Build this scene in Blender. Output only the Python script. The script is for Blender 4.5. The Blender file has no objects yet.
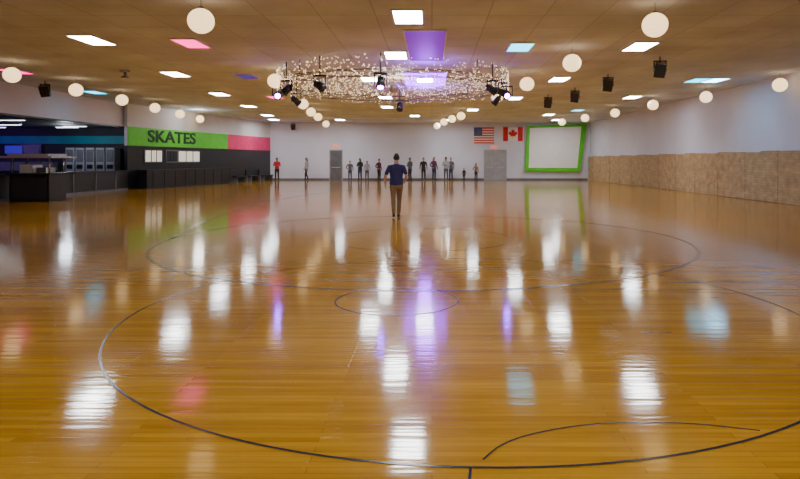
import bpy, bmesh, math, random
import numpy as np
from mathutils import Vector, Matrix
random.seed(7)
R = random.Random(3)
C = bpy.context.scene.collection

# ------------------------------------------------------------------ materials
def P(name, col, rough=0.6, metal=0.0, emis=None, es=0.0, spec=0.5):
    m = bpy.data.materials.new(name); m.use_nodes = True
    b = m.node_tree.nodes['Principled BSDF']
    b.inputs['Base Color'].default_value = (*col, 1)
    b.inputs['Roughness'].default_value = rough
    b.inputs['Metallic'].default_value = metal
    b.inputs['Specular IOR Level'].default_value = spec
    if emis:
        b.inputs['Emission Color'].default_value = (*emis, 1)
        b.inputs['Emission Strength'].default_value = es
    return m

def noisy(name, col, col2, scale=4.0, rough=0.7, stretch=(1, 1, 1), bump=0.0, detail=4):
    m = P(name, col, rough); nt = m.node_tree; N = nt.nodes; L = nt.links
    b = N['Principled BSDF']
    tc = N.new('ShaderNodeTexCoord'); mp = N.new('ShaderNodeMapping')
    mp.inputs['Scale'].default_value = stretch
    no = N.new('ShaderNodeTexNoise'); no.inputs['Scale'].default_value = scale; no.inputs['Detail'].default_value = detail
    rp = N.new('ShaderNodeValToRGB')
    rp.color_ramp.elements[0].position = .35; rp.color_ramp.elements[1].position = .65
    rp.color_ramp.elements[0].color = (*col, 1); rp.color_ramp.elements[1].color = (*col2, 1)
    L.new(tc.outputs['Object'], mp.inputs['Vector']); L.new(mp.outputs[0], no.inputs['Vector'])
    L.new(no.outputs['Fac'], rp.inputs[0]); L.new(rp.outputs[0], b.inputs['Base Color'])
    return m

def floor_mat():
    m = P('maple_boards', (.4, .2, .05), .13); nt = m.node_tree; N = nt.nodes; L = nt.links
    b = N['Principled BSDF']
    tc = N.new('ShaderNodeTexCoord')
    br = N.new('ShaderNodeTexBrick')
    br.offset = .37; br.inputs['Scale'].default_value = 1.0
    br.inputs['Brick Width'].default_value = 1.7; br.inputs['Row Height'].default_value = .057
    br.inputs['Mortar Size'].default_value = .0014; br.inputs['Mortar Smooth'].default_value = .3
    br.inputs['Color1'].default_value = (.52, .262, .016, 1)
    br.inputs['Color2'].default_value = (.39, .182, .009, 1)
    br.inputs['Mortar'].default_value = (.16, .07, .006, 1)
    L.new(tc.outputs['Object'], br.inputs['Vector'])
    mp = N.new('ShaderNodeMapping'); mp.inputs['Scale'].default_value = (.7, 9, 1)
    L.new(tc.outputs['Object'], mp.inputs['Vector'])
    n1 = N.new('ShaderNodeTexNoise'); n1.inputs['Scale'].default_value = 2.5; n1.inputs['Detail'].default_value = 5
    L.new(mp.outputs[0], n1.inputs['Vector'])
    n2 = N.new('ShaderNodeTexNoise'); n2.inputs['Scale'].default_value = .35; n2.inputs['Detail'].default_value = 3
    L.new(tc.outputs['Object'], n2.inputs['Vector'])
    mr = N.new('ShaderNodeMapRange'); mr.inputs['To Min'].default_value = .68; mr.inputs['To Max'].default_value = 1.25
    L.new(n1.outputs['Fac'], mr.inputs['Value'])
    mr2 = N.new('ShaderNodeMapRange'); mr2.inputs['From Min'].default_value = .3; mr2.inputs['From Max'].default_value = .7
    mr2.inputs['To Min'].default_value = .85; mr2.inputs['To Max'].default_value = 1.12
    L.new(n2.outputs['Fac'], mr2.inputs['Value'])
    mu = N.new('ShaderNodeMath'); mu.operation = 'MULTIPLY'
    L.new(mr.outputs[0], mu.inputs[0]); L.new(mr2.outputs[0], mu.inputs[1])
    vm = N.new('ShaderNodeVectorMath'); vm.operation = 'SCALE'
    L.new(br.outputs['Color'], vm.inputs[0]); L.new(mu.outputs[0], vm.inputs['Scale'])
    L.new(vm.outputs[0], b.inputs['Base Color'])
    # slight crowning of each board across its width plus wear waves
    mp3 = N.new('ShaderNodeMapping'); mp3.inputs['Scale'].default_value = (.9, 9, 1)
    L.new(tc.outputs['Object'], mp3.inputs['Vector'])
    n3 = N.new('ShaderNodeTexNoise'); n3.inputs['Scale'].default_value = 1.6; n3.inputs['Detail'].default_value = 1.5
    L.new(mp3.outputs[0], n3.inputs['Vector'])
    bp = N.new('ShaderNodeBump'); bp.inputs['Strength'].default_value = .4; bp.inputs['Distance'].default_value = .003
    L.new(n3.outputs['Fac'], bp.inputs['Height'])
    bp2 = N.new('ShaderNodeBump'); bp2.inputs['Strength'].default_value = .2; bp2.inputs['Distance'].default_value = .0005
    L.new(br.outputs['Fac'], bp2.inputs['Height']); bp2.invert = True
    L.new(bp.outputs[0], bp2.inputs['Normal']); L.new(bp2.outputs[0], b.inputs['Normal'])
    mr4 = N.new('ShaderNodeMapRange'); mr4.inputs['To Min'].default_value = .06; mr4.inputs['To Max'].default_value = .12
    L.new(n2.outputs['Fac'], mr4.inputs['Value']); L.new(mr4.outputs[0], b.inputs['Roughness'])
    return m

def ceiling_mat():
    m = P('ceiling_tiles', (.5, .4, .3), .85); nt = m.node_tree; N = nt.nodes; L = nt.links
    b = N['Principled BSDF']
    tc = N.new('ShaderNodeTexCoord')
    br = N.new('ShaderNodeTexBrick'); br.offset = 0; br.inputs['Scale'].default_value = 1
    br.inputs['Brick Width'].default_value = 1.22; br.inputs['Row Height'].default_value = 1.22
    br.inputs['Mortar Size'].default_value = .012; br.inputs['Mortar Smooth'].default_value = .2
    br.inputs['Color1'].default_value = (.72, .79, .93, 1); br.inputs['Color2'].default_value = (.64, .70, .83, 1)
    br.inputs['Mortar'].default_value = (.45, .48, .54, 1)
    L.new(tc.outputs['Object'], br.inputs['Vector'])
    n = N.new('ShaderNodeTexNoise'); n.inputs['Scale'].default_value = .6; n.inputs['Detail'].default_value = 5
    L.new(tc.outputs['Object'], n.inputs['Vector'])
    mr = N.new('ShaderNodeMapRange'); mr.inputs['From Min'].default_value = .3; mr.inputs['From Max'].default_value = .7
    mr.inputs['To Min'].default_value = .78; mr.inputs['To Max'].default_value = 1.05
    L.new(n.outputs['Fac'], mr.inputs['Value'])
    vm = N.new('ShaderNodeVectorMath'); vm.operation = 'SCALE'
    L.new(br.outputs['Color'], vm.inputs[0]); L.new(mr.outputs[0], vm.inputs['Scale'])
    L.new(vm.outputs[0], b.inputs['Base Color'])
    return m

def plaid_mat():
    m = P('woven_tan_panels', (.5, .36, .2), .8); nt = m.node_tree; N = nt.nodes; L = nt.links
    b = N['Principled BSDF']
    tc = N.new('ShaderNodeTexCoord')
    sp = N.new('ShaderNodeSeparateXYZ'); cb = N.new('ShaderNodeCombineXYZ')
    L.new(tc.outputs['Object'], sp.inputs[0]); L.new(sp.outputs['Y'], cb.inputs['X']); L.new(sp.outputs['Z'], cb.inputs['Y'])
    br = N.new('ShaderNodeTexBrick'); br.inputs['Scale'].default_value = 1
    br.inputs['Brick Width'].default_value = .3; br.inputs['Row Height'].default_value = .1
    br.inputs['Mortar Size'].default_value = .005
    br.inputs['Color1'].default_value = (.52, .36, .19, 1); br.inputs['Color2'].default_value = (.44, .30, .155, 1)
    br.inputs['Mortar'].default_value = (.34, .23, .12, 1)
    L.new(cb.outputs[0], br.inputs['Vector'])
    n = N.new('ShaderNodeTexNoise'); n.inputs['Scale'].default_value = 3; n.inputs['Detail'].default_value = 7
    L.new(cb.outputs[0], n.inputs['Vector'])
    mr = N.new('ShaderNodeMapRange'); mr.inputs['From Min'].default_value = .35; mr.inputs['From Max'].default_value = .65
    mr.inputs['To Min'].default_value = .8; mr.inputs['To Max'].default_value = 1.12
    L.new(n.outputs['Fac'], mr.inputs['Value'])
    vm = N.new('ShaderNodeVectorMath'); vm.operation = 'SCALE'
    L.new(br.outputs['Color'], vm.inputs[0]); L.new(mr.outputs[0], vm.inputs['Scale'])
    L.new(vm.outputs[0], b.inputs['Base Color'])
    return m

M = {}
M['floor'] = floor_mat(); M['ceil'] = ceiling_mat(); M['plaid'] = plaid_mat()
M['wall'] = noisy('painted_wall', (.66, .67, .80), (.72, .73, .86), .5, .75)
M['cream'] = noisy('cream_wall', (.58, .57, .60), (.66, .65, .68), .6, .75)
M['black'] = noisy('black_laminate', (.008, .008, .010), (.014, .014, .016), 5, .35)
M['dark'] = noisy('dark_wall', (.014, .014, .022), (.025, .024, .032), 1, .7)
M['teal'] = noisy('teal_paint', (.01, .20, .26), (.015, .26, .33), 1, .6)
M['carpet'] = noisy('dark_carpet', (.02, .015, .03), (.05, .03, .05), 20, .95)
M['white'] = noisy('white_plastic', (.75, .75, .76), (.8, .8, .8), 3, .4)
M['grey'] = noisy('grey_paint', (.11, .11, .13), (.14, .14, .16), 3, .5)
M['lgrey'] = noisy('light_grey_paint', (.32, .33, .37), (.38, .39, .42), 3, .5)
M['steel'] = P('steel', (.5, .5, .52), .3, .9)
M['green'] = noisy('lime_green_paint', (.09, .58, .012), (.12, .64, .02), 2, .5)
M['pink'] = noisy('pink_paint', (.72, .03, .15), (.78, .04, .18), 2, .5)
M['screen'] = noisy('screen_fabric', (.88, .88, .9), (.92, .92, .94), 2, .8)
M['line'] = noisy('navy_floor_line', (.008, .008, .03), (.014, .014, .045), 8, .2)
M['lamp'] = P('diffuser_white', (.9, .9, .9), .5, emis=(.95, .98, 1), es=52)
M['lampdim'] = P('diffuser_small', (.9, .9, .9), .5, emis=(.9, .95, 1), es=6)
M['lampcyan'] = P('diffuser_cyan', (.1, .6, .8), .5, emis=(.0, .55, .85), es=6)
M['lampwc'] = P('diffuser_pale_cyan', (.6, .8, .9), .5, emis=(.2, .65, 1), es=18)
M['lamppink'] = P('diffuser_magenta', (.8, .02, .3), .5, emis=(1, .0, .25), es=4.5)
M['lamppurple'] = P('diffuser_purple', (.06, .0, .2), .5, emis=(.26, .0, .62), es=.6)
M['lamppurple2'] = P('diffuser_purple_bright', (.12, .0, .4), .5, emis=(.30, .0, 1), es=8)
M['lampblue'] = P('diffuser_blue', (.05, .05, .4), .5, emis=(.05, .02, .6), es=.4)
M['beam'] = P('purple_lens', (.1, .05, .6), .3, emis=(.22, .01, 1), es=110)
M['globe'] = P('paper_globe', (.85, .78, .62), .8, emis=(1, .68, .34), es=2.6)
M['fairy'] = P('fairy_bulb', (1, .9, .7), .5, emis=(1, .74, .45), es=9)
M['fairy'].cycles.emission_sampling = 'NONE'
M['wire'] = P('wire', (.22, .15, .09), .6)
M['trussm'] = P('truss_metal', (.12, .10, .10), .5, .3)
M['red'] = P('flag_red', (.6, .01, .02), .7); M['navy'] = P('flag_navy', (.015, .02, .16), .7)
M['flagw'] = P('flag_white', (.8, .8, .8), .7)
M['exit'] = P('exit_red', (.8, .05, .03), .5, emis=(1, .05, .02), es=2)
M['glow'] = P('lit_window', (.8, .8, .7), .5, emis=(1, .9, .7), es=.55)
M['inkdk'] = P('sign_dark_letters', (.005, .04, .015), .6)

# ------------------------------------------------------------------ builders
class MB:
    def __init__(s, *mats):
        s.bm = bmesh.new(); s.mats = list(mats)
    def _m(s, mat):
        if mat not in s.mats: s.mats.append(mat)
        return s.mats.index(mat)
    def _tag(s, verts, mat, smooth=False):
        i = s._m(mat)
        for f in {f for v in verts for f in v.link_faces}:
            f.material_index = i; f.smooth = smooth
    def box(s, a, b, mat, rot=None):
        a = Vector(a); b = Vector(b); c = (a + b) / 2; d = b - a
        mt = Matrix.Translation(c) @ (rot if rot else Matrix()) @ Matrix.Diagonal((abs(d.x), abs(d.y), abs(d.z), 1))
        r = bmesh.ops.create_cube(s.bm, size=1, matrix=mt); s._tag(r['verts'], mat)
    def cyl(s, p0, p1, r0, mat, r1=None, n=16):
        p0 = Vector(p0); p1 = Vector(p1); d = p1 - p0; r1 = r0 if r1 is None else r1
        q = d.to_track_quat('Z', 'Y').to_matrix().to_4x4()
        r = bmesh.ops.create_cone(s.bm, cap_ends=True, segments=n, radius1=r0, radius2=r1, depth=d.length,
                                  matrix=Matrix.Translation((p0 + p1) / 2) @ q)
        s._tag(r['verts'], mat, True)
    def sph(s, c, r, mat, sc=(1, 1, 1), u=20, v=12):
        q = bmesh.ops.create_uvsphere(s.bm, u_segments=u, v_segments=v, radius=r,
                                      matrix=Matrix.Translation(c) @ Matrix.Diagonal((*sc, 1)))
        s._tag(q['verts'], mat, True)
    def ico(s, c, r, mat):
        q = bmesh.ops.create_icosphere(s.bm, subdivisions=1, radius=r, matrix=Matrix.Translation(c)); s._tag(q['verts'], mat)
    def poly(s, pts, mat):
        f = s.bm.faces.new([s.bm.verts.new(p) for p in pts]); f.material_index = s._m(mat)
    def done(s, name, parent=None, loc=None):
        if loc is not None: bmesh.ops.translate(s.bm, verts=s.bm.verts, vec=-Vector(loc))
        me = bpy.data.meshes.new(name); s.bm.to_mesh(me); s.bm.free()
        for k in s.mats: me.materials.append(M[k] if isinstance(k, str) else k)
        o = bpy.data.objects.new(name, me); C.objects.link(o)
        if loc is not None: o.location = loc
        if parent: o.parent = parent
        return o

def text(name, body, size, loc, rot, mat, parent, ext=.01, sx=1.0, bold=0.0):
    cu = bpy.data.curves.new(name, 'FONT'); cu.body = body; cu.size = size
    cu.align_x = 'CENTER'; cu.align_y = 'CENTER'; cu.extrude = ext; cu.offset = bold
    t = bpy.data.objects.new(name + '_c', cu); C.objects.link(t)
    bpy.context.view_layer.update()
    me = bpy.data.meshes.new_from_object(t.evaluated_get(bpy.context.evaluated_depsgraph_get()))
    bpy.data.objects.remove(t)
    o = bpy.data.objects.new(name, me); C.objects.link(o)
    me.materials.clear(); me.materials.append(M[mat])
    o.parent = parent
    W = Matrix.Translation(loc) @ rot @ Matrix.Diagonal((sx, 1, 1, 1))
    o.matrix_world = W
    return o

# ------------------------------------------------------------------ room shell
XR, XL, YB, YF, H = 12.9, -17.0, 50.6, -5.0, 4.7
XLL, YC = -29.0, 36.0            # concession recess
b = MB(); b.box((XLL - .2, YF - .2, -.2), (XR + .3, YB + .2, 0), 'floor'); b.done('floor')
b = MB(); b.box((XL - .2, YF - .2, H), (XR + .3, YB + .2, H + .15), 'ceil'); b.done('ceiling')
b = MB(); b.box((-17, YB, 0), (XR + .2, YB + .2, H), 'wall'); b.done('wall_back')
b = MB(); b.box((XR, YF, 0), (XR + .2, YB, H), 'wall'); b.done('wall_right')
b = MB(); b.box((XLL, YF - .2, 0), (XR + .2, YF, H), 'cream'); b.done('wall_front')
b = MB(); b.box((XL - .2, YF, 3.45), (XL, 34.3, H), 'wall'); b.box((XL - .22, YF, 3.38), (XL + .03, 34.2, 3.45), 'black'); b.done('wall_left')
b = MB(); b.box((XLL, YF, 3.45), (XL - .2, YC, 3.55), 'dark'); b.done('ceiling_concession')
b = MB(); b.box((XLL, YC, 0), (-16.7, YC + .15, 3.45), 'dark'); b.box((XLL, YC - .02, 2.55), (-16.75, YC, 3.0), 'teal'); b.done('wall_concession')
b = MB(); b.box((XLL - .2, YF, 0), (XLL, YC, 3.55), 'dark'); b.done('wall_concession_side')
b = MB(); b.box((XLL + .01, YF + .01, 0), (-16.8, 35.1, .002), 'carpet'); b.done('floor_carpet')
b = MB(); b.box((-13.2, YB - .03, 0), (12.7, YB, .14), 'grey'); b.done('baseboard_back')

# diagonal skate-rental wall
A = Vector((-16.7, 34.0, 0)); B = Vector((-13.2, 50.6, 0)); U = (B - A).normalized(); LN = (B - A).length
NRM = Vector((U.y, -U.x, 0))      # towards the rink
rotd = Matrix.Rotation(math.atan2(U.y, U.x), 4, 'Z')
def dpt(t, off, z): return A + U * (t * LN) + NRM * off + Vector((0, 0, z))
def dbox(mb, t0, t1, o0, o1, z0, z1, mat):
    p = [dpt(t, o, z) for z in (z0, z1) for t, o in ((t0, o0), (t1, o0), (t1, o1), (t0, o1))]
    vs = [mb.bm.verts.new(q) for q in p]; mi = mb._m(mat)
    for f in ((0, 1, 2, 3), (7, 6, 5, 4), (0, 4, 5, 1), (1, 5, 6, 2), (2, 6, 7, 3), (3, 7, 4, 0)):
        k = mb.bm.faces.new([vs[i] for i in f]); k.material_index = mi
b = MB(); dbox(b, 0, 1, -.2, 0, 0, 2.4, 'black'); dbox(b, 0, 1, -.2, 0, 2.4, H, 'cream')
bmesh.ops.recalc_face_normals(b.bm, faces=b.bm.faces); b.done('wall_skate_rental')
b = MB(); dbox(b, 0, .61, 0, .05, 2.4, 3.45, 'green'); dbox(b, .61, .995, 0, .05, 2.4, 3.45, 'pink')
dbox(b, 0, .995, 0, .07, 2.34, 2.4, 'black')
bmesh.ops.recalc_face_normals(b.bm, faces=b.bm.faces); sg = b.done('skates_sign')
text('letters', 'SKATES', .98, dpt(.235, .07, 2.95), rotd @ Matrix.Rotation(math.pi / 2, 4, 'X'), 'inkdk', sg, .015, 1.45, .02)
for i, (t0, t1, mt) in enumerate(((.085, .17, 'glow'), (.20, .26, 'dark'), (.27, .40, 'glow'))):
    b = MB(); dbox(b, t0 - .006, t1 + .006, .0, .05, 1.45, 2.22, 'grey'); dbox(b, t0, t1, .04, .06, 1.52, 2.15, mt)
    for k in (1, 2):
        tt = t0 + (t1 - t0) * k / 3; dbox(b, tt - .002, tt + .002, .05, .075, 1.52, 2.15, 'dark')
    bmesh.ops.recalc_face_normals(b.bm, faces=b.bm.faces); b.done('window_%d' % (i + 1))
b = MB(); dbox(b, .02, .55, .35, .95, 0, 1.02, 'black'); dbox(b, .015, .555, .3, 1.0, 1.02, 1.07, 'dark')
for k in range(9): dbox(b, .05 + .06 * k, .052 + .06 * k, .95, .97, .05, .98, 'dark')
bmesh.ops.recalc_face_normals(b.bm, faces=b.bm.faces); b.done('rental_counter')
b = MB()
for k in range(3):
    t = .62 + .12 * k
    dbox(b, t, t + .1, .2, .65, .40, .46, 'black'); dbox(b, t, t + .1, .2, .26, .46, .9, 'black')
    dbox(b, t + .005, t + .012, .25, .6, 0, .4, 'grey'); dbox(b, t + .088, t + .095, .25, .6, 0, .4, 'grey')
bmesh.ops.recalc_face_normals(b.bm, faces=b.bm.faces); b.done('bench_row')

# rink barrier / counter on the left
b = MB()
b.box((-16.55, -4.9, 0), (-16.4, 33.4, .98), 'black'); b.box((-16.75, -4.9, .98), (-16.3, 33.4, 1.05), 'black')
for k in range(20): b.box((-16.4, -4 + k * 1.9, .08), (-16.37, -3.93 + k * 1.9, .95), 'grey')
b.box((-16.4, -4.9, 0), (-16.37, 33.4, .1), 'grey')
b.done('rink_barrier')

# kiosk in front of the barrier
b = MB()
b.box((-15.95, 23.4, 0), (-14.45, 24.5, 1.03), 'black'); b.box((-16.05, 23.3, 1.03), (-14.35, 24.6, 1.09), 'dark')
b.box((-15.85, 23.37, .12), (-14.55, 23.4, .95), 'dark')
for x in (-15.9, -14.5):
    for y in (23.5, 24.4): b.cyl((x, y, 1.09), (x, y, 1.66), .025, 'steel')
b.box((-16.25, 23.15, 1.66), (-14.2, 24.75, 1.74), 'lgrey'); b.box((-16.0, 23.35, 1.74), (-14.45, 24.55, 1.82), 'lgrey')
b.box((-15.7, 23.6, 1.09), (-15.2, 24.2, 1.42), 'white'); b.box((-15.05, 23.6, 1.09), (-14.7, 24.2, 1.3), 'steel')
b.done('snack_kiosk')

# concession machines / shelving against the rear
b = MB()
b.box((-20.9, 35.1, 0.003), (-18.0, 35.95, 1.0), 'dark')
for k in range(5):
    x = -20.8 + k * .57
    b.box((x, 35.2, 1.0), (x + .48, 35.9, 2.3), 'lgrey'); b.box((x + .05, 35.17, 1.5), (x + .43, 35.2, 2.2), 'grey')
    b.box((x + .08, 35.15, 1.12), (x + .4, 35.2, 1.35), 'black')
b.done('drink_machines')
b = MB(); b.box((-24.8, 35.2, 0.003), (-21.5, 35.95, 1.0), 'black')
for k in range(4):
    b.box((-24.6 + k * .8, 35.3, 1.0), (-24.0 + k * .8, 35.8, 1.5), 'grey')
b.done('concession_counter')
b = MB(); b.box((-24.8, 35.86, 1.9), (-22.6, 35.96, 2.5), 'black'); b.box((-24.7, 35.84, 1.97), (-23.7, 35.87, 2.43), 'lampblue')
b.box((-23.6, 35.84, 1.97), (-22.7, 35.87, 2.43), 'grey'); b.done('menu_board')
for (x, y) in ((-19, 28), (-21.5, 31.5), (-24, 34), (-20, 34), (-18.5, 22), (-19, 33)):
    b = MB(); b.box((x - .62, y - .1, 3.39), (x + .62, y + .1, 3.448), 'white'); b.box((x - .58, y - .07, 3.375), (x + .58, y + .07, 3.39), 'lampdim')
    b.done('fluorescent_fixture', loc=(x, y, 3.4))

# right wall wainscot
b = MB()
b.box((12.74, -4.9, 0), (12.9, 50.4, 1.9), 'plaid')
k = 0; yy = -4.8
while yy < 49.5:
    w = 1.2; d = .02 + .012 * (k % 2)
    b.box((12.74 - d, yy, 0.02), (12.75, yy + w - .012, 1.9 + .02 * ((k * 7) % 3)), 'plaid'); yy += w; k += 1
b.done('wainscot_right')

# doors
def door(name, x, w, h, mat, leaves=1):
    b = MB(); y = YB
    b.box((x - w / 2 - .07, y - .06, 0), (x - w / 2, y, h + .07), 'lgrey'); b.box((x + w / 2, y - .06, 0), (x + w / 2 + .07, y, h + .07), 'lgrey')
    b.box((x - w / 2, y - .06, h), (x + w / 2, y, h + .07), 'lgrey')
    lw = w / leaves
    for i in range(leaves):
        x0 = x - w / 2 + i * lw
        b.box((x0 + .005, y - .045, .01), (x0 + lw - .005, y - .005, h), mat)
        b.box((x0 + .12, y - .12, 1.0), (x0 + lw - .12, y - .08, 1.06), 'steel')
        b.box((x0 + .12, y - .1, 1.0), (x0 + .16, y - .045, 1.06), 'steel'); b.box((x0 + lw - .16, y - .1, 1.0), (x0 + lw - .12, y - .045, 1.06), 'steel')
    b.done(name)
door('door_1', -7.83, .95, 2.4, 'grey'); door('door_2', 5.15, 1.7, 2.4, 'lgrey', 2)
b = MB(); b.box((-8.15, YB - .1, 2.64), (-7.5, YB, 2.92), 'white'); ex = b.done('exit_sign')
text('letters', 'EXIT', .30, (-7.83, YB - .11, 2.78), Matrix.Rotation(math.pi / 2, 4, 'X'), 'exit', ex, .01)
b = MB(); b.box((4.75, YB - .1, 2.56), (5.35, YB, 2.82), 'white'); ex = b.done('exit_sign')
text('letters', 'EXIT', .27, (5.05, YB - .11, 2.69), Matrix.Rotation(math.pi / 2, 4, 'X'), 'exit', ex, .01)

# flags
b = MB(); W_, H_ = 1.65, 1.3; x0, z0, y = 3.42, 2.98, YB - .03
for i in range(13):
    b.box((x0, y - .01, z0 + i * H_ / 13), (x0 + W_, y + .02, z0 + (i + 1) * H_ / 13), 'red' if i % 2 == 0 else 'flagw')
b.box((x0, y - .02, z0 + H_ * 6 / 13), (x0 + .66, y - .005, z0 + H_), 'navy')
for r in range(9):
    n = 6 if r % 2 == 0 else 5
    for c in range(n):
        cx = x0 + .06 + (c + (0 if n == 6 else .5)) * .108; cz = z0 + H_ * 6 / 13 + .04 + r * .077
        pts = [(cx + (.026 if j % 2 == 0 else .011) * math.sin(j * math.pi / 5), y - .023, cz + (.026 if j % 2 == 0 else .011) * math.cos(j * math.pi / 5)) for j in range(10)]
        b.poly(pts, 'flagw')
b.cyl((x0 - .05, y - .02, z0 + H_ + .02), (x0 + W_ + .05, y - .02, z0 + H_ + .02), .02, 'steel')
b.done('american_flag')
b = MB(); W_, H_ = 1.6, 1.15; x0, z0 = 5.8, 3.17
b.box((x0, y - .01, z0), (x0 + W_ / 4, y + .02, z0 + H_), 'red'); b.box((x0 + W_ * .75, y - .01, z0), (x0 + W_, y + .02, z0 + H_), 'red')
b.box((x0 + W_ / 4, y - .01, z0), (x0 + W_ * .75, y + .02, z0 + H_), 'flagw')
leaf = [(0, 1), (.18, .68), (.36, .77), (.28, .32), (.5, .52), (.58, .38), (.84, .43), (.76, .18), (.9, .08), (.45, -.3), (.5, -.48), (.04, -.42), (.04, -.9)]
lp = leaf + [(-a, c) for a, c in reversed(leaf[1:])]
cx, cz, s_ = x0 + W_ / 2, z0 + H_ / 2, .42
b.poly([(cx + a * s_, y - .02, cz + c * s_) for a, c in lp], 'red')
b.cyl((x0 - .05, y - .02, z0 + H_ + .02), (x0 + W_ + .05, y - .02, z0 + H_ + .02), .02, 'steel')
b.done('canadian_flag')

# projection screen (fabric laced inside a lime frame)
b = MB()
o_ = [(7.55, .72), (12.0, .66), (12.6, 4.6), (7.75, 4.42)]; i_ = [(7.85, 1.0), (11.8, .98), (12.15, 4.36), (7.95, 4.22)]
yo = YB - .25
for k in range(4):
    k2 = (k + 1) % 4
    b.poly([(o_[k][0], yo, o_[k][1]), (o_[k2][0], yo, o_[k2][1]), (i_[k2][0], yo, i_[k2][1]), (i_[k][0], yo, i_[k][1])], 'green')
    b.poly([(o_[k][0], yo, o_[k][1]), (o_[k2][0], yo, o_[k2][1]), (o_[k2][0], YB - .02, o_[k2][1]), (o_[k][0], YB - .02, o_[k][1])], 'green')
    b.poly([(i_[k][0], yo, i_[k][1]), (i_[k2][0], yo, i_[k2][1]), (i_[k2][0], yo + .05, i_[k2][1]), (i_[k][0], yo + .05, i_[k][1])], 'green')
b.poly([(p[0], yo + .04, p[1]) for p in i_], 'screen')
b.done('projection_screen')
# ------------------------------------------------------------------ floor markings
def stripe(mb, pts, w=.05, closed=False):
    n = len(pts); L_, R_ = [], []
    for i, p in enumerate(pts):
        a = pts[(i - 1) % n] if (closed or i > 0) else p; c = pts[(i + 1) % n] if (closed or i < n - 1) else p
        d = Vector((c[0] - a[0], c[1] - a[1])).normalized(); nn = Vector((-d.y, d.x)) * w / 2
        L_.append(mb.bm.verts.new((p[0] + nn.x, p[1] + nn.y, .003))); R_.append(mb.bm.verts.new((p[0] - nn.x, p[1] - nn.y, .003)))
    for i in range(n if closed else n - 1):
        j = (i + 1) % n; mb.bm.faces.new((R_[i], R_[j], L_[j], L_[i]))
def circ(cx, cy, r, n=120, a0=0, a1=2 * math.pi):
    return [(cx + r * math.cos(a0 + (a1 - a0) * i / n), cy + r * math.sin(a0 + (a1 - a0) * i / n)) for i in range(n)]
def smooth(p, it=3):
    for _ in range(it):
        q = [p[0]]
        for a, c in zip(p, p[1:]):
            q += [(a[0] * .75 + c[0] * .25, a[1] * .75 + c[1] * .25), (a[0] * .25 + c[0] * .75, a[1] * .25 + c[1] * .75)]
        p = q + [p[-1]]
    return p
b = MB('line')
stripe(b, circ(.34, 6.50, 3.37), .019, True)
stripe(b, circ(-.15, 12.45, 5.06), .055, True)
stripe(b, circ(-.39, 6.9, .68, 60), .02, True)
stripe(b, circ(-.2, 12.45, 1.8, 60), .03, True)
stripe(b, smooth([(-5.2, 12.4), (-5.6, 14.5), (-6.15, 17.8), (-6.3, 22.9), (-5.6, 30), (-3, 36)]), .06)
stripe(b, smooth([(.264, 3.214), (.371, 3.384), (.557, 3.52), (.869, 3.64), (1.235, 3.682), (1.58, 3.654), (1.883, 3.559)]), .011)
stripe(b, [(.195, 3.13), (.17, 2.9)], .015)
stripe(b, [(1.9, 5.6), (2.0, 5.62)], .02); stripe(b, [(2.06, 5.62), (2.16, 5.6)], .02)
bmesh.ops.recalc_face_normals(b.bm, faces=b.bm.faces)
b.done('floor_line_markings')

# ------------------------------------------------------------------ ceiling fixtures
def panel(x, y, mat='lamp', w=.61, l=1.22, name='ceiling_light_panel', drop=.02):
    b = MB(); z = H; fr = drop + .01
    b.box((x - w / 2 - .04, y - l / 2 - .04, z - fr), (x + w / 2 + .04, y - l / 2, z), 'white'); b.box((x - w / 2 - .04, y + l / 2, z - fr), (x + w / 2 + .04, y + l / 2 + .04, z), 'white')
    b.box((x - w / 2 - .04, y - l / 2, z - fr), (x - w / 2, y + l / 2, z), 'white'); b.box((x + w / 2, y - l / 2, z - fr), (x + w / 2 + .04, y + l / 2, z), 'white')
    b.box((x - w / 2, y - l / 2, z - drop), (x + w / 2, y + l / 2, z), mat)
    b.done(name, loc=(x, y, z))
for (x, y) in ((-.52, 13.5), (-8.82, 16.1), (5.7, 17), (-1.07, 18.4), (-9.27, 22.4), (-2.38, 23.8), (-9.97, 29.1), (4.88, 23.8),
               (4.15, 31), (9.84, 30.5), (-2.3, 30.5), (-10.5, 35.5), (-11.3, 42.5), (7.9, 42), (-2.6, 36), (-1.2, 43), (2.5, 38),
               (-7, 47.2), (1, 47.4), (9.5, 47.2), (-12, 47),  # row added near the back wall to wash it brighter
               (-7, 4), (0, 4), (7, 4), (-7, -2), (7, -2), (0, -2)):  # out-of-view panels added to light the foreground floor
    panel(x, y)
panel(-.27, 23.8, drop=.05)
panel(11.0, 24.1, 'lampwc')
for (x, y) in ((-6.43, 16.55), (-14.6, 21.7), (-7.7, 30.5), (10.6, 14)): panel(x, y, 'lamppink', name='coloured_light_panel')
for (x, y) in ((2.43, 17.1), (-15.4, 28.3), (10.3, 24.1), (9, 38.3)): panel(x, y, 'lampcyan', name='coloured_light_panel')
panel(-6.86, 23, 'lampblue', name='coloured_light_panel')
panel(-.17, 17.1, 'lamppurple', 1.0, 4.4, 'purple_light_panel')
panel(-.27, 23.9, 'lamppurple2', 1.6, 3.8, 'purple_light_panel')

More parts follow.
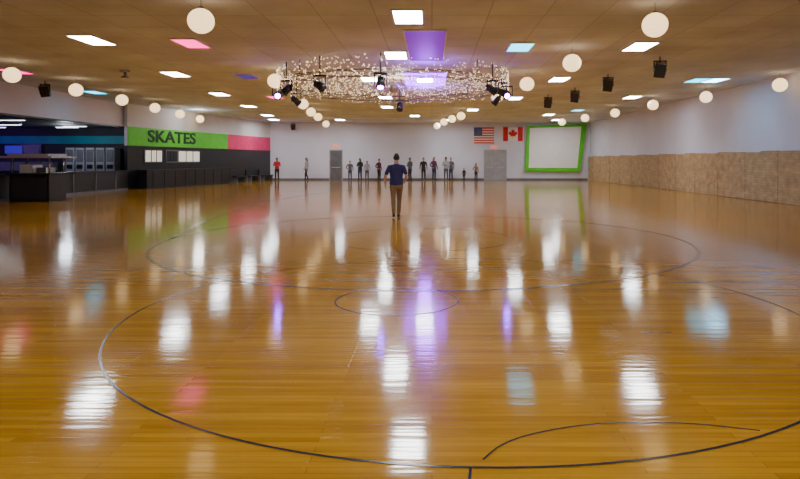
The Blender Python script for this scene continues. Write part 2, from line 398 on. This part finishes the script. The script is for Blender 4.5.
GL = [(201, 21), (655, 25), (572, 63), (12, 75), (76, 90), (275, 81), (122, 100), (155, 108), (527, 84), (780, 85), (706, 97), (653, 105), (497, 97),
      (303, 104), (311, 112), (318, 117), (326, 124), (437, 126), (444, 122), (452, 119), (461, 116), (562, 122), (615, 113), (180, 114), (200, 119), (585, 118)]
GLW = [((x - 432) * 2.7 / (161 - y), 1674 / (161 - y)) for x, y in GL]
for (x, y) in GLW:
    b = MB(); b.sph((x, y, 4.25), .25, 'globe', (1, 1, .96), 28, 18)
    b.cyl((x, y, 4.48), (x, y, 4.52), .05, 'wire'); b.cyl((x, y, 4.5), (x, y, H), .006, 'wire', n=6)
    for k in range(1, 9):                       # wire ribs
        a = math.pi * k / 9; rr = .251 * math.sin(a); zz = 4.25 + .241 * math.cos(a)
        for j in range(20):
            a0, a1 = j * math.pi / 10, (j + 1) * math.pi / 10
            b.poly([(x + rr * math.cos(a0), y + rr * math.sin(a0), zz), (x + rr * math.cos(a1), y + rr * math.sin(a1), zz),
                    (x + rr * math.cos(a1), y + rr * math.sin(a1), zz - .003), (x + rr * math.cos(a0), y + rr * math.sin(a0), zz - .003)], 'wire')
    b.done('paper_lantern', loc=(x, y, 4.25))

# ceiling speakers
def speaker(x, y, z=4.3, s=.32):
    b = MB()
    rot = Matrix.Rotation(math.radians(25), 4, 'X') @ Matrix.Rotation(math.radians(20 if x < 0 else -20), 4, 'Z')
    b.box((x - s / 2, y - s * .4, z - s * .65), (x + s / 2, y + s * .4, z + s * .65), 'black', rot)
    b.box((x - s * .42, y - s * .45, z - s * .56), (x + s * .42, y - s * .38, z + s * .56), 'grey', rot)
    b.cyl((x, y, z + s * .4), (x, y, H), .02, 'black', n=8); b.box((x - s * .6, y - .03, z - .05), (x - s * .52, y + .03, z + .28), 'black'); b.box((x + s * .52, y - .03, z - .05), (x + s * .6, y + .03, z + .28), 'black')
    b.box((x - s * .6, y - .03, z + .25), (x + s * .6, y + .03, z + .28), 'black')
    b.done('ceiling_speaker', loc=(x, y, z))
for px, py in ((45, 91), (102, 114), (660, 70), (608, 85), (648, 116), (798, 95), (575, 97), (293, 127), (457, 128), (548, 103)):
    speaker((px - 432) * 2.75 / (161 - py), 1705 / (161 - py))
for px, py in ((125, 75),):
    x, y = (px - 432) * 3.0 / (161 - py), 1860 / (161 - py)
    b = MB(); b.cyl((x, y, H), (x, y, H - .05), .16, 'lgrey'); b.cyl((x, y, H - .05), (x, y, H - .2), .05, 'grey'); b.cyl((x, y, H - .2), (x, y, H - .24), .13, 'grey'); b.done('ceiling_vent', loc=(x, y, H))

# ------------------------------------------------------------------ truss + fairy lights
CX, CY, RR, ZT = -1.35, 22.0, 4.0, 4.05
b = MB()
NS = 16
for k in range(NS):
    a0, a1 = 2 * math.pi * k / NS, 2 * math.pi * (k + 1) / NS
    def q(a, r, z): return (CX + r * math.cos(a), CY + r * math.sin(a), z)
    for r in (RR, RR - .2):
        for z in (ZT, ZT + .2): b.cyl(q(a0, r, z), q(a1, r, z), .009, 'trussm', n=6)
    b.cyl(q(a0, RR, ZT), q(a0, RR - .2, ZT + .2), .008, 'trussm', n=6); b.cyl(q(a0, RR, ZT + .2), q(a1, RR, ZT), .007, 'trussm', n=6)
    if k % 2 == 0: b.cyl(q(a0, RR - .1, ZT + .2), q(a0, RR - .1, H), .01, 'trussm', n=6)
b.done('lighting_truss')
b = MB()
NSTR = 30
for k in range(NSTR):
    a = 2 * math.pi * k / NSTR
    for i in range(38):
        t = i / 37; r = RR * (1 - t) + .15 * t; z = ZT + .25 + (H - .12 - ZT - .25) * t - .18 * math.sin(math.pi * t)
        b.ico((CX + r * math.cos(a) + R.uniform(-.1, .1), CY + r * math.sin(a) + R.uniform(-.1, .1), z + R.uniform(-.08, .05)), .0095, 'fairy')
    for i in range(5):                        # the wire itself
        t0, t1 = i / 5, (i + 1) / 5
        pp_ = []
        for t in (t0, t1):
            r = RR * (1 - t) + .15 * t; pp_.append((CX + r * math.cos(a), CY + r * math.sin(a), ZT + .25 + (H - .12 - ZT - .25) * t - .18 * math.sin(math.pi * t)))
        b.cyl(pp_[0], pp_[1], .003, 'wire', n=4)
for i in range(900):
    a = R.uniform(0, 2 * math.pi); b.ico((CX + (RR + .03) * math.cos(a), CY + (RR + .03) * math.sin(a), ZT + R.uniform(-.1, .6)), .0095, 'fairy')
b.done('fairy_lights')

def stage_light(x, y, z, aim, lens='beam'):
    b = MB(); aim = Vector(aim).normalized(); c = Vector((x, y, z))
    b.cyl(c - aim * .2, c + aim * .12, .09, 'black', .13); b.cyl(c - aim * .26, c - aim * .2, .06, 'black')
    b.cyl(c + aim * .12, c + aim * .14, .14, 'black'); b.cyl(c + aim * .141, c + aim * .15, .09, lens)
    b.box((x - .19, y - .03, z - .03), (x - .16, y + .03, z + .3), 'black'); b.box((x + .16, y - .03, z - .03), (x + .19, y + .03, z + .3), 'black')
    b.box((x - .19, y - .05, z + .27), (x + .19, y + .05, z + .32), 'black'); b.cyl((x, y, z + .3), (x, y, H), .018, 'black', n=8)
    for k in range(4):
        b.cyl(c - aim * (.18 - .04 * k), c - aim * (.17 - .04 * k), .115, 'black')
    b.done('stage_light', loc=(x, y, z))
for (a, lens, aim) in ((192, 'beam', (.2, -1, -.35)), (215, 'black', (-.6, -.5, -.7)), (240, 'black', (.6, -.6, -.5)), (268, 'beam', (0, -.6, -1)),
                       (325, 'black', (.7, -.3, -.6)), (348, 'beam', (-.1, -1, -.35)), (160, 'black', (.5, .5, -.5)), (20, 'black', (-.5, .2, -.6)), (90, 'black', (0, -.5, -.6)),
                       (335, 'black', (.9, -.1, -.4))):
    a = math.radians(a); stage_light(CX + RR * math.cos(a), CY + RR * math.sin(a), 3.8, aim, lens)
# mirror ball under the ring
b = MB(); b.sph((CX, CY, 4.15), .2, 'steel', (1, 1, 1), 24, 16); b.cyl((CX, CY, 4.34), (CX, CY, H), .012, 'black', n=6)
for f in b.bm.faces: f.smooth = False
b.done('mirror_ball', loc=(CX, CY, 4.15))

def lamp(name, loc, col, e, size=.3):
    l = bpy.data.lights.new(name, 'POINT'); l.color = col; l.energy = e; l.shadow_soft_size = size
    o = bpy.data.objects.new(name, l); o.location = loc; C.objects.link(o)
lamp('purple_wash', (-.3, 26.4, 4.2), (.3, .01, 1), 150); lamp('purple_wash.001', (-.2, 19.6, 4.2), (.3, .01, 1), 80)  # added point lights without fixtures, tinting the ceiling purple
lamp('violet_bar_light', (-25, 33, 2.6), (.3, .08, 1), 110); lamp('bar_fill_light', (-19.5, 33.0, 3.0), (.8, .9, 1), 90)  # the pale one is an added fill without fixture, lightening the concession
lamp('sign_light', (-14.3, 38, 4.3), (1, .97, .9), 70)

# ------------------------------------------------------------------ people
def tube(bm, pts, rad, side=(1, 0, 0), n=14, cap=.75):
    pts = [Vector(p) for p in pts]; rad = [(r, r) if not isinstance(r, tuple) else r for r in rad]
    d0 = (pts[1] - pts[0]).normalized(); d1 = (pts[-1] - pts[-2]).normalized()
    m0, m1 = min(rad[0]), min(rad[-1])
    P_ = [pts[0] - d0 * m0 * cap, pts[0] - d0 * m0 * cap * .6] + pts + [pts[-1] + d1 * m1 * cap * .6, pts[-1] + d1 * m1 * cap]
    R_ = [(rad[0][0] * .35, rad[0][1] * .35), (rad[0][0] * .78, rad[0][1] * .78)] + rad + [(rad[-1][0] * .78, rad[-1][1] * .78), (rad[-1][0] * .35, rad[-1][1] * .35)]
    rings = []
    for i, p in enumerate(P_):
        d = (P_[min(i + 1, len(P_) - 1)] - P_[max(i - 1, 0)]).normalized()
        a = Vector(side); a = a - d * a.dot(d)
        if a.length < 1e-3: a = d.orthogonal()
        a.normalize(); c = d.cross(a)
        rings.append([bm.verts.new(p + a * (R_[i][0] * math.cos(2 * math.pi * k / n)) + c * (R_[i][1] * math.sin(2 * math.pi * k / n))) for k in range(n)])
    for r0, r1 in zip(rings, rings[1:]):
        for k in range(n): bm.faces.new((r0[k], r0[(k + 1) % n], r1[(k + 1) % n], r1[k]))
    bm.faces.new(list(reversed(rings[0]))); bm.faces.new(rings[-1])

def mk(name, c, rough=.8): return noisy(name, c, tuple(min(1, v * 1.25 + .004) for v in c), 6, rough)
SKIN = P('skin', (.45, .24, .16), .55); SKIN2 = P('skin_dark', (.18, .09, .055), .55); SHOE = P('shoe_leather', (.02, .015, .012), .4)
EYE = P('eye_dark', (.02, .015, .01), .2); LIP = P('lips', (.42, .13, .11), .5)

def person(name, loc, yaw, shirt, pants, hair, height=1.75, skin=SKIN, shoes=SHOE, voxel=.013, pose=None, sleeves='long', longhair=False, wide=1.0, female=False):
    J = dict(kL=(-.10, .03, .50), aL=(-.11, -.01, .09), kR=(.10, .03, .50), aR=(.11, -.01, .09),
             eL=(-.26, -.03, 1.14), wL=(-.27, .06, .89), eR=(.26, -.03, 1.14), wR=(.27, .06, .89), tL=(-.03, .2), tR=(.03, .2), head=(0, .02))
    if pose: J.update(pose)
    V = {k: Vector(v) for k, v in J.items() if len(v) == 3}
    bm = bmesh.new(); seg = []
    def part(pts, rad, mat, side=(1, 0, 0)):
        tube(bm, pts, rad, side)
        for i in range(len(pts) - 1):
            r0 = rad[i] if isinstance(rad[i], tuple) else (rad[i],) * 2; r1 = rad[i + 1] if isinstance(rad[i + 1], tuple) else (rad[i + 1],) * 2
            seg.append((Vector(pts[i]), Vector(pts[i + 1]), (sum(r0) + sum(r1)) / 4, mat))
    w = wide; sh = .17 if female else .19
    # material ids: 0 skin 1 shirt 2 trousers 3 shoes 4 hair ; 11 = sleeve
    part([(0, 0, .93), (0, 0, 1.0), (0, 0, 1.12), (0, 0, 1.25), (0, 0, 1.37), (0, -.005, 1.445), (0, -.005, 1.475)],
         [(.165 * w, .12 * w), (.162 * w, .12 * w), (.15 * w, .115 * w), (.165 * w, .12), (.175, .11), (.125, .08), (.07, .062)], 1)
    part([(0, 0, .86), (0, 0, .93)], [(.15 * w, .11 * w), (.155 * w, .115 * w)], 2)
    hx, hy = J['head']
    part([(0, -.005, 1.45), (hx * .4, hy * .5, 1.55)], [.062, .057], 0)
    part([(hx * .6, hy + .03, 1.545), (hx * .7, hy + .018, 1.58), (hx, hy, 1.64), (hx, hy - .005, 1.69), (hx, hy - .012, 1.72)],
         [(.038, .042), (.062, .078), (.078, .096), (.079, .098), (.066, .082)], 4)
    for s, k in ((-1, 'L'), (1, 'R')):
        hip = Vector((s * .085, 0, .87)); kn = V['k' + k]; an = V['a' + k]
        part([hip, hip.lerp(kn, .4), kn, kn.lerp(an, .35), an + (kn - an).normalized() * .03], [.095 * w, .085, .064, .062, .052], 2)
        tx, ty = J['t' + k]; td = Vector((tx, ty, 0)).normalized()
        up = max(0, an.z - .095); heel = Vector((an.x, an.y, an.z - .045)) - td * .04; toe = heel + td * .21; toe.z = .035 + up * .1; mid = heel.lerp(toe, .5)
        part([an, heel + td * .03], [.04, .04], 3)
        part([heel, mid, toe], [(.036, .042), (.043, .038), (.036, .026)], 3, side=(td.y, -td.x, 0))
        shd = Vector((s * sh, -.005, 1.40)); el = V['e' + k]; wr = V['w' + k]
        if sleeves == 'short':
            m = shd.lerp(el, .75)
            part([Vector((s * .11, 0, 1.41)), shd, shd.lerp(el, .4), m], [.055, .060, .057, .055], 11); part([m, el, el.lerp(wr, .35), wr], [.043, .041, .04, .027], 0)
        else:
            part([Vector((s * .11, 0, 1.41)), shd, shd.lerp(el, .5), el, el.lerp(wr, .4), wr], [.055, .060, .053, .046, .043, .034], 11)
        d = (wr - el).normalized(); nin = Vector((-s, 0, 0)); nin = (nin - d * nin.dot(d)).normalized(); side = d.cross(nin).normalized()
        part([wr, wr + d * .045, wr + d * .085], [(.026, .02), (.038, .018), (.038, .015)], 0, side=side)
    # nose and ears
    part([(hx, hy + .088, 1.65), (hx, hy + .106, 1.625)], [.010, .015], 0)
    for s in (-1, 1): part([(hx + s * .08, hy, 1.655), (hx + s * .08, hy - .004, 1.625)], [.016, .012], 0)
    bmesh.ops.recalc_face_normals(bm, faces=bm.faces)
    me = bpy.data.meshes.new('t'); bm.to_mesh(me); bm.free()
    t = bpy.data.objects.new('t', me); C.objects.link(t)
    r = t.modifiers.new('r', 'REMESH'); r.mode = 'VOXEL'; r.voxel_size = voxel; r.use_smooth_shade = True
    sm = t.modifiers.new('s', 'SMOOTH'); sm.factor = .5; sm.iterations = 3
    bpy.context.view_layer.update()
    me2 = bpy.data.meshes.new_from_object(t.evaluated_get(bpy.context.evaluated_depsgraph_get())); bpy.data.objects.remove(t)
    n = len(me2.polygons); cs = np.empty(n * 3); me2.polygons.foreach_get('center', cs); cs = cs.reshape(-1, 3)
    best = np.full(n, 1e9); mi = np.zeros(n, int)
    for p0, p1, rr, m_ in seg:
        a = np.array(p0); d = np.array(p1) - a; tt = np.clip(((cs - a) @ d) / (d @ d), 0, 1)
        ds = np.linalg.norm(cs - (a + tt[:, None] * d), axis=1) - rr
        k = ds < best; best[k] = ds[k]; mi[k] = m_
    y_ = cs[:, 1] - hy; x_ = abs(cs[:, 0] - hx); z_ = cs[:, 2]
    body = (mi == 1) | (mi == 2)
    mi[body] = np.where(z_[body] > .90, 1, 2)                      # straight shirt hem
    mi[(z_ > 1.482) & (x_ < .10) & ((mi == 1) | (mi == 11))] = 0    # open neckline
    mi[mi == 11] = 1
    hd = (mi == 4) | ((z_ > 1.54) & (x_ < .078) & (mi == 0))
    hairmask = hd & ((z_ > 1.705) | ((y_ < .0) & (z_ > (1.50 if longhair else 1.585))) | ((y_ < .05) & (z_ > 1.675)))
    mi[hd] = 0; mi[hairmask] = 4
    bm = bmesh.new(); bm.from_mesh(me2); bm.faces.ensure_lookup_table()
    for f, v in zip(bm.faces, mi): f.material_index = int(v); f.smooth = True
    def add(fn, mat):
        k = len(bm.faces); fn(); bm.faces.ensure_lookup_table()
        for f in bm.faces[k:]: f.material_index = mat; f.smooth = True
    for s, k in ((-1, 'L'), (1, 'R')):
        el = V['e' + k]; wr = V['w' + k]; d = (wr - el).normalized()
        nin = Vector((-s, 0, 0)); nin = (nin - d * nin.dot(d)).normalized(); side = d.cross(nin).normalized()
        if side.y < 0: side = -side
        for i, (o, ln) in enumerate(((.029, .068), (.010, .078), (-.010, .072), (-.028, .056))):
            b0 = wr + d * .075 + side * o; b1 = b0 + d * ln * .5 + nin * .004; b2 = b1 + (d * .8 + nin * .55).normalized() * ln * .3; b3 = b2 + (d * .5 + nin * .8).normalized() * ln * .28
            add(lambda: tube(bm, [b0, b1, b2, b3], [.0088, .0085, .0078, .007], side, 8), 0)
        t0 = wr + d * .03 + side * .026; t1 = t0 + (side * .8 + d * .7 + nin * .2).normalized() * .035; t2 = t1 + (d + side * .25 + nin * .35).normalized() * .032
        add(lambda: tube(bm, [t0, t1, t2], [.012, .010, .008], side, 8), 0)
    for s in (-1, 1):
        add(lambda: bmesh.ops.create_uvsphere(bm, u_segments=8, v_segments=6, radius=.0105, matrix=Matrix.Translation((hx + s * .030, hy + .086, 1.650))), 5)
        add(lambda: tube(bm, [(hx + s * .018, hy + .095, 1.670), (hx + s * .043, hy + .085, 1.670)], [.0035, .0035], (0, 0, 1), 6), 6)
    add(lambda: tube(bm, [(hx - .020, hy + .087, 1.588), (hx, hy + .095, 1.586), (hx + .020, hy + .087, 1.588)], [.005, .006, .005], (0, 0, 1), 6), 7)
    if longhair:
        add(lambda: tube(bm, [(hx, hy - .05, 1.66), (hx, hy - .085, 1.55), (hx, hy - .10, 1.42)], [(.07, .05), (.085, .045), (.06, .025)], (1, 0, 0), 14), 4)
    me3 = bpy.data.meshes.new(name)
    for m_ in (skin, shirt, pants, shoes, hair, EYE, hair, LIP): me3.materials.append(m_)
    bm.to_mesh(me3); bm.free(); bpy.data.meshes.remove(me2)
    o = bpy.data.objects.new(name, me3); C.objects.link(o); s = height / 1.79
    o.scale = (s, s, s); o.location = loc; o.rotation_euler = (0, 0, yaw)
    return o

navy = mk('navy_polo', (.014, .011, .075)); khaki = mk('khaki_trousers', (.19, .12, .065)); blk = mk('black_cloth', (.010, .010, .013)); dkhair = mk('dark_hair', (.012, .008, .006))
brhair = mk('brown_hair', (.08, .04, .02)); jean = mk('denim', (.02, .03, .08)); redc = mk('red_cloth', (.4, .015, .02)); gry = mk('grey_cloth', (.08, .08, .10)); wht = mk('pale_cloth', (.3, .3, .33)); prp = mk('plum_cloth', (.08, .02, .06)); tanc = mk('tan_cloth', (.25, .16, .11))
BRN = P('brown_shoe', (.04, .02, .01), .5)
person('walking_man', (-.97, 16.9, 0), 0, navy, khaki, dkhair, 1.78, shoes=BRN, voxel=.009, sleeves='short', wide=1.16,
       pose=dict(kL=(-.085, -.01, .50), aL=(-.06, -.16, .13), kR=(.075, .12, .50), aR=(.05, .10, .09), eL=(-.30, -.05, 1.15), wL=(-.31, .07, .92), eR=(.28, -.06, 1.16), wR=(.23, .14, 1.02), head=(0, .03)))
hold = dict(eR=(.25, .02, 1.13), wR=(.12, .22, 1.15), eL=(-.25, .02, 1.13), wL=(-.12, .22, 1.12))
hip = dict(eR=(.33, -.08, 1.16), wR=(.2, .05, 1.0))
step = dict(kL=(-.1, .14, .52), aL=(-.1, .14, .09), kR=(.1, -.03, .5), aR=(.1, -.18, .10))
pp = math.pi
PE = [(277, 49.2, pp, redc, blk, dkhair, 1.85, hold, False), (306.5, 49.6, pp * .7, wht, blk, brhair, 1.85, step, True), (350, 49.5, pp * 1.1, gry, jean, dkhair, 1.6, hip, False),
      (360, 48.9, pp * .9, blk, jean, brhair, 1.8, hold, True), (367, 49.8, pp, wht, gry, brhair, 1.6, {}, True), (379, 49.0, pp * 1.3, prp, blk, dkhair, 1.75, hip, False),
      (410, 48.6, pp * .75, gry, blk, dkhair, 1.85, hold, False), (423.5, 49.5, pp, blk, blk, dkhair, 1.85, {}, False), (434, 49.8, pp * 1.2, prp, jean, brhair, 1.9, hip, True),
      (446, 48.9, pp * .95, wht, gry, dkhair, 1.9, hold, False), (451, 49.7, pp * .8, gry, jean, brhair, 1.85, {}, False), (464, 48.4, pp * .8, blk, blk, dkhair, 1.0, {}, False), (476, 49.5, pp * 1.15, tanc, blk, brhair, 1.4, hip, True)]
for i, (px, y, yaw, sh_, pn, hr, ht, po, lh) in enumerate(PE):
    person('standing_person', ((px - 432) * y / 620, y, 0), yaw, sh_, pn, hr, ht, skin=SKIN if i % 3 else SKIN2, voxel=.014, pose=po, longhair=lh, female=lh)

# ------------------------------------------------------------------ camera / world
w = bpy.data.worlds.new('world'); bpy.context.scene.world = w; w.use_nodes = True
w.node_tree.nodes['Background'].inputs[0].default_value = (.5, .5, .55, 1); w.node_tree.nodes['Background'].inputs[1].default_value = .3
cam = bpy.data.cameras.new('camera'); co = bpy.data.objects.new('camera', cam); C.objects.link(co)
co.location = (0, 0, 1.55); co.rotation_euler = (math.pi / 2, 0, 0)
cam.sensor_width = 36; cam.lens = 27.9; cam.shift_x = -.04; cam.shift_y = -78.5 / 800; cam.clip_end = 200
bpy.context.scene.camera = co
